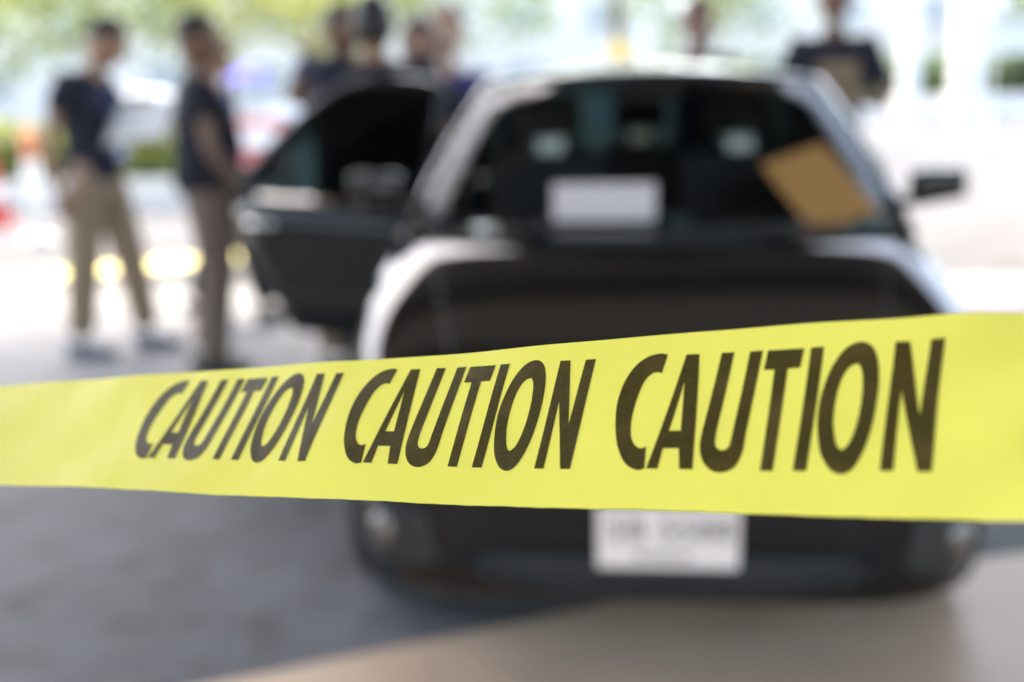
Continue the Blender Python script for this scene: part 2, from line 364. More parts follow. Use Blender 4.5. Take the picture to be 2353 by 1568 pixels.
def inside(x, y, z):
    w, zt, zb = smooth_tab(WT, y), smooth_tab(ZT, y), smooth_tab(ZB, y); zc = zb + (zt - zb) * .55
    xx = abs(x) / (w * (1 - .05 * max(0, (z - .55)) / .45)); zz = (z - zc) / (zt - zc) if z > zc else (zc - z) / (zc - zb)
    if xx > 1 or zz > 1: return False
    return xx ** 6.5 + zz ** 9.0 <= 1
def front_y(x, z):
    if inside(x, 0, z): return 0.0
    lo, hi = 0, 1.2
    if not inside(x, hi, z): return hi
    for _ in range(26):
        m = (lo + hi) / 2
        if inside(x, m, z): hi = m
        else: lo = m
    return hi
def side_x(y, z):
    lo, hi = .2, 1.0
    for _ in range(26):
        m = (lo + hi) / 2
        if inside(m, y, z): lo = m
        else: hi = m
    return lo
def body_shell():
    ys = [0, .006, .014, .025, .04, .06, .085, .115, .15, .2, .26, .33, .41, .5, .6, .7, .8, .9, 1.0, 1.15, 1.3] + [1.5 + .2 * i for i in range(11)] + [3.6, 3.7, 3.8, 3.9, 4.0, 4.08, 4.14, 4.18, 4.21, 4.23, 4.242, 4.25]
    NA = 72; bm = bmesh.new(); rings = []
    for y in ys: rings.append([bm.verts.new(sect(y, 2 * math.pi * (k + .5) / NA)) for k in range(NA)])
    for a, b in zip(rings, rings[1:]):
        for k in range(NA): bm.faces.new((a[k], b[k], b[(k + 1) % NA], a[(k + 1) % NA]))
    bm.faces.new(rings[0]); bm.faces.new(rings[-1][::-1])
    bmesh.ops.recalc_face_normals(bm, faces=bm.faces[:])
    me = bpy.data.meshes.new('body'); bm.to_mesh(me); bm.free()
    return me
def cutter(fn):
    bm = bmesh.new(); fn(bm); bmesh.ops.recalc_face_normals(bm, faces=bm.faces[:]); me = bpy.data.meshes.new('cut'); bm.to_mesh(me); bm.free()
    o = bpy.data.objects.new('cut', me); COL.objects.link(o); return o
def boolean(me, cutters):
    o = bpy.data.objects.new('tmp_body', me); COL.objects.link(o)
    for c in cutters:
        md = o.modifiers.new('b', 'BOOLEAN'); md.operation = 'DIFFERENCE'; md.solver = 'EXACT'; md.object = c
    dg = bpy.context.evaluated_depsgraph_get(); dg.update()
    out = bpy.data.meshes.new_from_object(o.evaluated_get(dg))
    for c in [o] + cutters: bpy.data.objects.remove(c)
    return out
FW, RW = .74, 3.2
DOOR_REAR = [(.40, 2.72), (.5, 2.79), (.6, 2.87), (.7, 2.95), (.78, 3.01), (1.0, 3.05)]
def cyl_fn(y, r): return lambda bm: add_lathe(bm, [(r, -1.2), (r, 1.2)], 40, 'X', (0, y, .31))
def door_cut(bm):
    prof = [(2.05, .37), (2.70, .37)] + [(y + .02, z) for z, y in DOOR_REAR[1:]] + [(3.06, 1.3), (2.05, 1.3)]
    a = [bm.verts.new((-1.2, y, z)) for y, z in prof]; b = [bm.verts.new((-.6, y, z)) for y, z in prof]
    bm.faces.new(a); bm.faces.new(b[::-1])
    for i in range(len(prof)): j = (i + 1) % len(prof); bm.faces.new((a[i], b[i], b[j], a[j]))
def cut_body(door):
    cs = [cutter(cyl_fn(FW, .345)), cutter(cyl_fn(RW, .345)), cutter(lambda bm: add_box(bm, (0, 2.25, .85), (1.40, 1.9, 1.0)))]
    me = boolean(body_shell(), cs + ([cutter(door_cut)] if door else []))
    for p in me.polygons: p.use_smooth = True
    me.set_sharp_from_angle(angle=R(32))
    return me

# greenhouse: rows t (belt to roof), columns round the car
def gh(t, col):
    mix = lambda a, b: a + (b - a) * t
    sgn, kind, val = col
    wf, ws, wr = mix(.755, .55), mix(.805, .60), mix(.68, .50)
    yf, yr = mix(1.0, 1.60), mix(3.78, 3.02); z0 = .955; h = .455
    bow = math.sin(math.pi * t) * .02
    if kind == 'f': x, y, z = wf * val, yf - .13 * (1 - val * val), z0 + h * t + .035 * t * (1 - val * val)
    elif kind == 'a': x, y, z = ws - .012, yf + .13 * mix(1, .8), z0 + h * t
    elif kind == 's':
        ytop = {'b0': (1.98, 1.98), 'b1': (2.07, 2.07), 'c': (3.04, 2.56), 'd': (3.3, 2.82)}[val]
        x, y, z = ws, mix(*ytop), z0 + .02 + (h - .02) * t
    elif kind == 'r': x, y, z = wr * val, yr + .07 * (1 - val * val), z0 + .03 + (h - .03) * t + .03 * t * (1 - val * val)
    return Vector((sgn * (x + bow), y, z))
half = [('f', v) for v in (.25, .5, .75, .955, 1.0)] + [('a', 0), ('s', 'b0'), ('s', 'b1'), ('s', 'c'), ('s', 'd')] + [('r', v) for v in (1.0, .9, .6, .3)]
cols = [(1, 'f', 0.0)] + [(1, *c) for c in half] + [(1, 'r', 0.0)] + [(-1, *c) for c in half[::-1]]
NC = len(cols)
rows = [0, .03, .2, .4, .6, .8, .965, 1.0]
def region(ci, ri):
    a, b = cols[ci], cols[(ci + 1) % NC]
    if rows[ri] < .03 or rows[ri] >= .965: return 'frame'
    ka, kb = a[1], b[1]
    if ka == 'f' and kb == 'f' and max(a[2], b[2]) <= .96: return 'windscreen'
    if ka == 'r' and kb == 'r' and max(a[2], b[2]) <= .91: return 'rear_window'
    ks = {(ka, a[2]), (kb, b[2])}; side = 'R' if a[0] > 0 and b[0] > 0 else 'L'
    if ks == {('a', 0), ('s', 'b0')}: return 'front_' + side
    if ks == {('s', 'b1'), ('s', 'c')}: return 'rear_' + side
    return 'frame'
def make_car(name, open_door=True, detail=True):
    car = empty(name)
    link('body', cut_body(open_door), black, car)
    faces = {}
    for ri in range(len(rows) - 1):
        for ci in range(NC): faces.setdefault(region(ci, ri), []).append((ri, ci))
    if open_door: faces['frame'] = [f for f in faces['frame'] if not (cols[f[1]][0] < 0 and rows[f[0]] < .03 and {cols[f[1]][2], cols[(f[1] + 1) % NC][2]} == {'b1', 'c'})]
    def part(nm, lst, m, th, extra=None):
        bm = bmesh.new(); V = {}
        def v(r, c):
            c %= NC
            if (r, c) not in V: V[(r, c)] = bm.verts.new(gh(rows[r], cols[c]))
            return V[(r, c)]
        for r, c in lst: bm.faces.new((v(r, c), v(r, c + 1), v(r + 1, c + 1), v(r + 1, c)))
        if extra: extra(bm, v)
        o = bm_obj(nm, bm, m, car, True)
        md = o.modifiers.new('thick', 'SOLIDIFY'); md.thickness = th; md.offset = -1 
        return o
    def roof(bm, v):
        top = len(rows) - 1; ring = [v(top, c) for c in range(NC)]
        ctr = Vector((0, 2.32, 0)); prev = ring
        for f in (.93, .84, .7, .5, .25):
            nr = []
            for q in ring:
                p = q.co.copy(); p2 = ctr.lerp(p, f); p2.z = p.z + (1.487 - p.z) * (1 - f ** 1.5) + .02 * (1 - f)
                nr.append(bm.verts.new(p2))
            for i in range(NC): bm.faces.new((prev[i], prev[(i + 1) % NC], nr[(i + 1) % NC], nr[i]))
            prev = nr
        bm.faces.new(prev)
    part('roof_and_pillars', faces['frame'], black, .03, roof)
    part('windscreen', faces['windscreen'], wind, .004); part('rear_window', faces['rear_window'], tint, .004)
    for k in ('front_R', 'front_L', 'rear_R', 'rear_L'):
        if k == 'rear_L' and open_door: continue
        part('side_window', faces[k], tint, .004)
    # wheels
    for x, y in ((-.735, FW), (.735, FW), (-.735, RW), (.735, RW)):
        w = empty('wheel'); w.parent = car; w.location = (x, y, .31); sg = 1 if x > 0 else -1
        lathe('tyre', [(.2, -.09), (.29, -.095), (.31, -.07), (.31, .07), (.29, .095), (.2, .09)], rubber, w, 36, 'X')
        bm = bmesh.new(); add_lathe(bm, [(.205, .05 * sg), (.2, .085 * sg), (.18, .088 * sg), (.175, .03 * sg)], 36, 'X')
        add_lathe(bm, [(.05, .03 * sg), (.05, .085 * sg), (.03, .09 * sg)], 16, 'X')
        for k in range(5):
            a = k * 2 * math.pi / 5
            add_box(bm, (.066 * sg, .115 * math.cos(a), .115 * math.sin(a)), (.03, .15, .05), (a, 0, 0))
        bm_obj('rim', bm, alloy, w)
        lathe('brake_disc', [(.15, -.01), (.15, .01)], mat('brake_steel', (.2, .2, .2), .4, 1), w, 24, 'X')
    # surface patches on the nose: outline in (x,z), laid proud of the surface
    def patch(nm, poly, m, proud=.006, th=.02, grid=.02, parent=car):
        xs = [p[0] for p in poly]; zs = [p[1] for p in poly]
        bm = bmesh.new(); V = [bm.verts.new((x, 0, z)) for x, z in poly]; bm.faces.new(V)
        k = math.floor(min(xs) / grid) * grid
        while k < max(xs): bmesh.ops.bisect_plane(bm, geom=bm.verts[:] + bm.edges[:] + bm.faces[:], plane_co=(k, 0, 0), plane_no=(1, 0, 0)); k += grid
        k = math.floor(min(zs) / grid) * grid
        while k < max(zs): bmesh.ops.bisect_plane(bm, geom=bm.verts[:] + bm.edges[:] + bm.faces[:], plane_co=(0, 0, k), plane_no=(0, 0, 1)); k += grid
        for v in bm.verts: v.co.y = front_y(v.co.x, v.co.z) - proud
        o = bm_obj(nm, bm, m, parent, True); md = o.modifiers.new('thick', 'SOLIDIFY'); md.thickness = th; md.offset = 0
        return o
    if detail:
        for s in (-1, 1):
            h = patch('headlight', [(s * x, z) for x, z in ((.42, .60), (.55, .585), (.68, .60), (.735, .66), (.70, .72), (.60, .715), (.48, .665))], lens, .005, .012)
            patch('fog_lamp_bezel', [(s * x, z) for x, z in ((.52, .33), (.62, .30), (.73, .34), (.745, .43), (.66, .47), (.55, .45))], trim, .004, .01)
            c = (s * .655, front_y(.655, .385), .385)
            bm = bmesh.new(); add_lathe(bm, [(.038, .02), (.042, -.004), (.038, -.012), (.025, -.018), (.0, -.02)], 20, 'Y', c)
            bmesh.ops.rotate(bm, cent=c, matrix=Matrix.Rotation(s * R(28), 3, 'Z'), verts=bm.verts[:])
            bm_obj('fog_lamp', bm, fog, car, True)
        patch('upper_grille', [(-.36, .60), (-.3, .555), (.3, .555), (.36, .60), (.30, .635), (-.30, .635)], trim, .004, .01)
        for z in (.575, .59, .605, .62): tube('grille_bar', [(x / 10, front_y(x / 10, z) - .008, z) for x in range(-3, 4)], .0035, chrome if z == .62 else trim, car, 6)
        patch('lower_intake', [(-.47, .345), (-.40, .285), (-.2, .265), (.2, .265), (.40, .285), (.47, .345), (.40, .36), (-.40, .36)], inner, .004, .01)
        tube('lower_lip', [(.46 * t / 8, front_y(.46 * abs(t) / 8, .262 + .085 * (abs(t) / 8) ** 3) - .012, .262 + .085 * (abs(t) / 8) ** 3) for t in range(-8, 9)], .011, black, car, 8)
        # bonnet shut line and its centre press
        for s in (-1, 1):
            pts = []
            for i in range(12):
                y = .16 + .78 * i / 11; x = s * (.50 + .16 * (i / 11)); 
                zt = max(z for z in [.5 + .002 * k for k in range(260)] if inside(x, y, z))
                pts.append((x, y, zt + .001))
            tube('bonnet_crease', pts, .0012, trim, car, 6)
        for s in (-1, 1): box('tail_light', (s * .66, 4.17, .80), (.2, .1, .12), redl, car, (0, 0, s * R(-25)), .02)
        # wipers
        for x0, x1 in ((-.5, -.02), (.05, .52)): tube('wiper', [(x0, .955, .985), ((x0 + x1) / 2, .925, .995), (x1, .91, .995)], .008, trim, car, 6)
    # mirrors
    for s in (-1, 1):
        mm = empty('wing_mirror'); mm.parent = car; mm.location = (s * .89, 1.30, 1.07)
        bm = bmesh.new(); add_box(bm, (0, 0, 0), (.17, .11, .12), bev=.022)
        for v in bm.verts:
            k = (v.co.x * s + .095) / .19; v.co.z *= 1.0 - .25 * k; v.co.y += .03 * k; v.co.z += .015 * k
        bm_obj('housing', bm, black, mm, True)
        box('mirror_glass', (0, .056, 0), (.15, .008, .09), chrome, mm); tube('mirror_arm', [(-s * .13, .02, -.07), (-s * .07, .005, -.03)], .018, trim, mm)
    # number plate
    if detail:
        pl = empty('number_plate'); pl.parent = car; pl.location = (0, -.022, .41)
        wp = mat('plate_white', (.74, .63, .57), rough=.35)
        box('plate_panel', (0, 0, 0), (.315, .008, .145), wp, pl, None, .004)
        brn = mat('plate_ink', (.06, .035, .025), rough=.5)
        for tx, sz, x, z in (('5B', .075, -.135, -.010), ('5588', .075, -.02, -.010), ('BANGKOK', .026, -.075, -.058)):
            cu = bpy.data.curves.new('plate_text', 'FONT'); cu.body = tx; cu.size = sz; cu.extrude = .0008
            if tx != 'BANGKOK': cu.space_character = 1.12
            to = bpy.data.objects.new('t', cu); COL.objects.link(to); dg = bpy.context.evaluated_depsgraph_get(); me = bpy.data.meshes.new_from_object(to.evaluated_get(dg)); bpy.data.objects.remove(to)
            me.transform(Matrix.Rotation(R(90), 4, 'X')); o = link('plate_characters', me, brn, pl); o.location = (x, -.0055, z + .005)
    # closed doors: thin skins proud of the flank, with shut lines between them
    def door_skin(nm, y0f, y1f, s, z0=.36, z1=.945, inset=0.0):
        bm = bmesh.new(); NZ, NY = 12, 10; g = []
        for i in range(NZ + 1):
            z = z0 + (z1 - z0) * i / NZ; y0, y1 = y0f(z), y1f(z)
            g.append([bm.verts.new((s * (side_x(y0 + (y1 - y0) * j / NY, z) + .004), y0 + (y1 - y0) * j / NY, z)) for j in range(NY + 1)])
        for i in range(NZ):
            for j in range(NY): bm.faces.new((g[i][j], g[i][j + 1], g[i + 1][j + 1], g[i + 1][j]))
        return bm
    rearf = lambda z: lerp_tab(DOOR_REAR, z)
    for s in (-1, 1):
        bm = door_skin('door', lambda z: 1.13, lambda z: 2.02, s); d = bm_obj('door', bm, black, car, True); md = d.modifiers.new('t', 'SOLIDIFY'); md.thickness = .012; md.offset = 0
        tube('door_handle', [(s * .86, 1.78, .84), (s * .885, 1.82, .842), (s * .885, 1.92, .842), (s * .86, 1.96, .84)], .011, black, d)
        if s > 0 or not open_door:
            bm = door_skin('door', lambda z: 2.05, rearf, s, .40); d = bm_obj('door', bm, black, car, True); md = d.modifiers.new('t', 'SOLIDIFY'); md.thickness = .012; md.offset = 0
            tube('door_handle', [(s * .86, 2.78, .85), (s * .885, 2.82, .852), (s * .885, 2.92, .852), (s * .86, 2.96, .85)], .011, black, d)
    if open_door:
        hinge = Vector((-.845, 2.05, 0)); d = empty('open_rear_door'); d.parent = car; d.location = hinge
        d['label'] = 'open rear door with tinted window'
        d.rotation_euler = (0, 0, R(66))
        bm = door_skin('door', lambda z: 2.06, rearf, -1, .40, .965)
        for v in bm.verts: v.co -= hinge
        o = bm_obj('door_panel', bm, black, d, True); md = o.modifiers.new('t', 'SOLIDIFY'); md.thickness = .09; md.offset = 1 if o.data.polygons[0].normal.x > 0 else -1
        tube('door_handle', [(.0, .72, .85), (-.03, .76, .852), (-.03, .87, .852), (.0, .91, .85)], .011, chrome, d)
        A, B, C_, D_ = (2.08, .965), (2.09, 1.40), (2.54, 1.405), (3.03, .975)
        def xx(z): return -(.80 - .155 * (z - .955) / .45) - hinge.x
        def P3(p): return (xx(p[1]), p[0] - hinge.y, p[1])
        cor = cr([B, (2.3, 1.425), (2.55, 1.405), (2.75, 1.28), (2.92, 1.12), D_], False, 4)
        fr = [A] + [tuple(c) for c in cor]
        bm = bmesh.new(); add_tube(bm, [P3(p) for p in fr], .026, 8); add_tube(bm, [P3((2.78, .965)), P3((2.775, 1.262))], .016, 8)
        bm_obj('window_frame', bm, black, d, True)
        poly = [A] + [tuple(c) for c in cor]
        def pane(nm, pp): 
            o = mesh(nm, [P3(p) for p in pp], [tuple(range(len(pp)))], tint, d); md = o.modifiers.new('t', 'SOLIDIFY'); md.thickness = .004
        pane('window_pane', [p for p in poly if p[0] <= 2.77] + [(2.77, 1.262), (2.77, .965)])
        pane('quarter_pane', [(2.79, .965), (2.79, 1.25)] + [p for p in poly if p[0] > 2.8])
        box('inner_trim', (.09, .42, .72), (.02, .66, .4), inner, d, None, .008)
    # cabin
    box('cabin_floor', (0, 2.25, .365), (1.36, 1.86, .02), inner, car)
    bm = bmesh.new(); add_box(bm, (0, 1.30, .86), (1.36, .46, .22), bev=.06); bm_obj('dashboard', bm, inner, car, True)
    box('parcel_shelf', (0, 3.3, .99), (1.25, .4, .03), inner, car, None, .005)
    for x, y in ((-.37, 1.95), (.37, 1.95), (-.4, 2.78), (.0, 2.78), (.4, 2.78)):
        st = empty('seat'); st.parent = car; st.location = (x, y, .38); w = .48 if y < 2.5 else .38
        box('seat_cushion', (0, -.1, .12), (w, .5, .16), seatm, st, (R(6), 0, 0), .05); box('seat_back', (0, .2, .46), (w - .02, .13, .62), seatm, st, (R(-16), 0, 0), .05)
        box('headrest', (0, .29, .90), (.25, .09, .17), seatm, st, (R(-10), 0, 0), .035); box('headrest_stay', (0, .275, .79), (.10, .012, .10), steel, st, (R(-10), 0, 0))
    bm = bmesh.new(); add_lathe(bm, [(.185, -.012), (.2, 0), (.185, .012), (.17, 0), (.185, -.012)], 28, 'Y', (0, 0, 0)); add_box(bm, (0, 0, 0), (.34, .03, .05)); add_box(bm, (0, 0, -.08), (.05, .03, .16))
    bmesh.ops.rotate(bm, cent=(0, 0, 0), matrix=Matrix.Rotation(R(-25), 3, 'X'), verts=bm.verts[:]); bmesh.ops.translate(bm, vec=(.37, 1.58, .93), verts=bm.verts[:])
    bm_obj('steering_wheel', bm, inner, car, True)
    box('rear_view_mirror', (0, 1.62, 1.375), (.22, .03, .06), inner, car, None, .012)
    return car
car = make_car('black_car'); tag(car, 'glossy black car seen from the front with its rear door open', 'car')
car.location = (.342, 2.553, 0); car.rotation_euler = (0, 0, -.0853)
CARM = Matrix.Translation(car.location) @ Matrix.Rotation(-.0853, 4, 'Z')
# things lying behind the windscreen
def on_car(o, loc, rot=(0, 0, 0)): o.matrix_world = CARM @ Matrix.Translation(loc) @ Euler(rot).to_matrix().to_4x4()
wb = box('white_box', (0, 0, 0), (.31, .09, .115), mat('white_card', (.84, .70, .73), rough=.6), None, None, .006)
tag(wb, 'white card box standing on the dashboard behind the windscreen', 'box'); on_car(wb, (-.15, 1.14, 1.042), (R(-12), 0, 0))
# brown envelope leaning inside the glass
b0, b1 = Vector((.575, 1.07, .985)), Vector((.435, 1.31, 1.18)); ax = (b1 - b0).normalized(); ay = Vector((1, -.05, .0)); ay = (ay - ay.dot(ax) * ax).normalized(); az = ax.cross(ay)
env = empty('brown_envelope'); bmn = mat('brown_paper', (.52, .25, .085), rough=.7, var=.06, vscale=20)
env.matrix_world = CARM @ (Matrix.Translation((b0 + b1) / 2) @ Matrix((ay, ax, az)).transposed().to_4x4())
box('envelope_sheet', (0, 0, 0), (.215, .33, .006), bmn, env, None, .002)
fl = mesh('envelope_flap', [(-.104, -.162, .0045), (.104, -.162, .0045), (.085, -.10, .0048), (-.085, -.10, .0048)], [(0, 1, 2, 3)], mat('brown_paper_flap', (.34, .17, .05), rough=.7), env)
fl.modifiers.new('t', 'SOLIDIFY').thickness = .001
tag(env, 'brown paper envelope leaning inside the windscreen at the right', 'envelope')

# ------------------------------------------------------------------ people
def skin_mesh(verts, edges, radii, sub=2, root=0):
    me = bpy.data.meshes.new('sk'); me.from_pydata(verts, edges, []); o = bpy.data.objects.new('sk', me); COL.objects.link(o)
    md = o.modifiers.new('skin', 'SKIN'); md.use_smooth_shade = True
    for i, r in enumerate(radii):
        d = me.skin_vertices[0].data[i]; d.radius = (r, r) if not isinstance(r, tuple) else r; d.use_root = (i == root)
    s = o.modifiers.new('sub', 'SUBSURF'); s.levels = sub; s.render_levels = sub
    dg = bpy.context.evaluated_depsgraph_get(); dg.update()
    out = bpy.data.meshes.new_from_object(o.evaluated_get(dg)); bpy.data.objects.remove(o); bpy.data.meshes.remove(me)
    return out
def hand_proto():
    V = [(0, 0, .02), (0, 0, -.03), (0, 0, -.075)]; E_ = [(0, 1), (1, 2)]; Rr = [.022, .028, .026]
    for k, (y, l) in enumerate(((-.030, .068), (-.010, .078), (.010, .072), (.029, .055))):
        i = len(V); V += [(0, y, -.095), (.012, y * 1.05, -.095 - l * .5), (.034, y * 1.0, -.095 - l * .85)]; E_ += [(2, i), (i, i + 1), (i + 1, i + 2)]; Rr += [.0105, .009, .0075]
    i = len(V); V += [(.005, -.045, -.05), (.02, -.06, -.085), (.03, -.058, -.108)]; E_ += [(1, i), (i, i + 1), (i + 1, i + 2)]; Rr += [.013, .011, .009]
    return skin_mesh(V, E_, Rr, 1)
HAND = hand_proto()
def head_bm(bm, M, hair=False, long=False):
    NU, NV = 22, 16; rows_ = []
    def P(u, v):
        th = math.pi * v / NV; ph = 2 * math.pi * u / NU
        x, y, z = math.sin(th) * math.sin(ph), -math.sin(th) * math.cos(ph), math.cos(th)
        fx = .076 * (1 - .22 * max(0, -z)); fy = .095; X, Y, Z = x * fx, y * fy, z * .118
        if y < 0 and z < -.1: Y *= 1 - .10 * (-z)                 # face plane
        if z < -.35 and y < 0: Y -= .012 * math.exp(-((x / .35) ** 2)) * min(1, (-z - .35) * 3)   # chin
        if not hair:
            Y -= .022 * math.exp(-((x / .16) ** 2) - ((z + .16) / .16) ** 2) * (y < 0)   # nose
            Y += .007 * (math.exp(-(((abs(x) - .38) / .18) ** 2) - ((z - .06) / .1) ** 2)) * (y < 0)   # eye sockets
            Y -= .005 * math.exp(-((x / .3) ** 2) - ((z + .46) / .07) ** 2) * (y < 0)   # lips
            if abs(x) > .93 and abs(z + .03) < .3: X *= 1.13                              # ears
        else:
            k = 1.10; X *= k; Y = Y * k + .008; Z = Z * 1.06 + .004
            low = -.15 if y > .1 else (.12 if y > -.55 else .48)
            if long: low = -.7 if y > -.1 else .4
            if z < low: return None
        return M @ Vector((X, Y, Z))
    grid = {}
    for v in range(NV + 1):
        for u in range(NU):
            p = P(u, v)
            if p is not None: grid[(u, v)] = bm.verts.new(p)
    for v in range(NV):
        for u in range(NU):
            q = [(u, v), ((u + 1) % NU, v), ((u + 1) % NU, v + 1), (u, v + 1)]
            if all(k in grid for k in q): bm.faces.new([grid[k] for k in q])
    bmesh.ops.remove_doubles(bm, verts=bm.verts[:], dist=1e-5)
def person(label, loc, yaw, H, shirt, trousers, skin, hair, pose=None, group=None, build=1.0, sleeve=.55, shoe=(.02, .02, .022), long_hair=False, bald=False):
    k = H / 1.75
    J = dict(pelvis=(0, 0, .97), spine=(0, .0, 1.12), chest=(0, .005, 1.30), neckb=(0, .015, 1.445), neck=(0, .0, 1.525), head=(0, -.02, 1.635),
             hipL=(.092, 0, .92), hipR=(-.092, 0, .92), kneeL=(.105, -.02, .50), kneeR=(-.105, -.02, .50), ankL=(.11, .02, .09), ankR=(-.11, .02, .09),
             shL=(.175, .015, 1.405), shR=(-.175, .015, 1.405), elL=(.235, .045, 1.13), elR=(-.235, .045, 1.13), wrL=(.25, -.03, .885), wrR=(-.25, -.03, .885))
    pose = dict(pose or {}); hrot = pose.pop('head_rot', (0, 0, 0)); belly = pose.pop('belly', 0)
    J.update(pose); J = {a: Vector(b) * k for a, b in J.items()}
    p = empty('person', loc, yaw); tag(p, label, 'person', group)
    b = build
    names = ['pelvis', 'spine', 'chest', 'neckb', 'neck', 'hipL', 'kneeL', 'ankL', 'hipR', 'kneeR', 'ankR', 'shL', 'elL', 'wrL', 'shR', 'elR', 'wrR']
    rad = dict(pelvis=.125, spine=.115, chest=.125, neckb=.08, neck=.062, hipL=.085, kneeL=.056, ankL=.04, hipR=.085, kneeR=.056, ankR=.04, shL=.058, elL=.04, wrL=.027, shR=.058, elR=.04, wrR=.027)
    edges = [('pelvis', 'spine'), ('spine', 'chest'), ('chest', 'neckb'), ('neckb', 'neck'), ('pelvis', 'hipL'), ('hipL', 'kneeL'), ('kneeL', 'ankL'), ('pelvis', 'hipR'), ('hipR', 'kneeR'), ('kneeR', 'ankR'),
             ('chest', 'shL'), ('shL', 'elL'), ('elL', 'wrL'), ('chest', 'shR'), ('shR', 'elR'), ('elR', 'wrR')]
    ix = {n: i for i, n in enumerate(names)}
    body = skin_mesh([J[n] for n in names], [(ix[a], ix[c]) for a, c in edges], [rad[n] * k * (b if n in ('pelvis', 'spine', 'chest') else 1) * .93 for n in names])
    bm = bmesh.new(); bm.from_mesh(body); bpy.data.meshes.remove(body)
    HM = Matrix.Translation(J['head']) @ Euler(hrot).to_matrix().to_4x4() @ Matrix.Scale(k * 1.1, 4)
    head_bm(bm, HM)
    for s, w, e in ((1, 'wrL', 'elL'), (-1, 'wrR', 'elR')):
        d = (J[w] - J[e]).normalized(); q = Vector((0, 0, -1)).rotation_difference(d).to_matrix().to_4x4()
        h = HAND.copy(); h.transform(Matrix.Translation(J[w]) @ q @ Matrix.Scale(k, 4) @ Matrix.Scale(-1 * s, 4, (1, 0, 0)))
        bm.from_mesh(h); bpy.data.meshes.remove(h)
    bm_obj('body', bm, mat('skin_%.2f_%.2f' % skin[:2], skin, rough=.5, var=.06, vscale=30), p, True)
    # shirt
    nS = ['hem', 'pelvis', 'spine', 'chest', 'neckb', 'shL', 'slL', 'shR', 'slR']; JS = dict(J)
    JS['slL'] = J['shL'].lerp(J['elL'], sleeve * 1.5 if sleeve > .9 else sleeve); JS['slR'] = J['shR'].lerp(J['elR'], sleeve)
    JS['pelvis'] = J['pelvis'] + Vector((0, 0, .0)); JS['spine'] = J['spine'] + Vector((0, -belly, 0))
    JS['hem'] = J['pelvis'] - Vector((0, .0, .09 * k)); JS['neckb'] = J['neckb'] - Vector((0, 0, .02))
    rs = dict(hem=.150, pelvis=.150, spine=.14 + belly * .6, chest=.143, neckb=.075, shL=.075, slL=.068, shR=.075, slR=.068)
    es = [('hem', 'pelvis'), ('pelvis', 'spine'), ('spine', 'chest'), ('chest', 'neckb'), ('chest', 'shL'), ('shL', 'slL'), ('chest', 'shR'), ('shR', 'slR')]
    iS = {n: i for i, n in enumerate(nS)}
    link('shirt', skin_mesh([JS[n] for n in nS], [(iS[a], iS[c]) for a, c in es], [rs[n] * k * (b if n in ('hem', 'pelvis', 'spine', 'chest') else 1) for n in nS]), mat('cloth_%.3f_%.3f_%.3f' % shirt, shirt, rough=.9, var=.1, vscale=12, bump=.3, bscale=14), p)
    nT = ['waist', 'pelvis', 'hipL', 'kneeL', 'ankL', 'hipR', 'kneeR', 'ankR']; iT = {n: i for i, n in enumerate(nT)}
    JT = dict(J); JT['waist'] = J['pelvis'].lerp(J['spine'], .4); rt = dict(waist=.138, pelvis=.145, hipL=.118, kneeL=.092, ankL=.076, hipR=.118, kneeR=.092, ankR=.076)
    eT = [('waist', 'pelvis'), ('pelvis', 'hipL'), ('hipL', 'kneeL'), ('kneeL', 'ankL'), ('pelvis', 'hipR'), ('hipR', 'kneeR'), ('kneeR', 'ankR')]
    link('trousers', skin_mesh([JT[n] for n in nT], [(iT[a], iT[c]) for a, c in eT], [rt[n] * k * (b if n in ('pelvis', 'waist') else 1) for n in nT]), mat('cloth_%.3f_%.3f_%.3f' % trousers, trousers, rough=.9, var=.1, vscale=12, bump=.3, bscale=14), p)
    for a in ('ankL', 'ankR'):
        q = J[a]; bm = bmesh.new(); add_box(bm, (q.x, q.y - .055 * k, .048), (.095 * k, .27 * k, .09), bev=.03)
        for v in bm.verts:
            if v.co.y < q.y - .08: v.co.z *= .72
            v.co.z = max(v.co.z, .004) + (q.z - .09 * k)
        bm_obj('shoe', bm, mat('shoe_%.2f' % shoe[0], shoe, rough=.5), p, True)
    if not bald:
        bm = bmesh.new(); head_bm(bm, HM, True, long_hair); o = bm_obj('hair', bm, mat('hair_%.3f' % hair[0], hair, rough=.55, bump=.4, bscale=120), p, True)
        o.modifiers.new('t', 'SOLIDIFY').thickness = .006
    em = mat('eye_dark', (.02, .015, .012), rough=.2)
    for s in (-1, 1):
        bm = bmesh.new(); bmesh.ops.create_uvsphere(bm, u_segments=8, v_segments=6, radius=.010 * k); bmesh.ops.translate(bm, vec=HM @ Vector((s * .03, -.083, .008)), verts=bm.verts[:]); bm_obj('eye', bm, em, p, True)
    return p, J
NAVY = (.010, .012, .026); KHAKI = (.26, .19, .125); TAUPE = (.165, .118, .09); BLK = (.008, .008, .009)
BRN = (.30, .17, .11); DRK = (.17, .09, .055); PALE = (.52, .33, .25); HB = (.008, .006, .005)
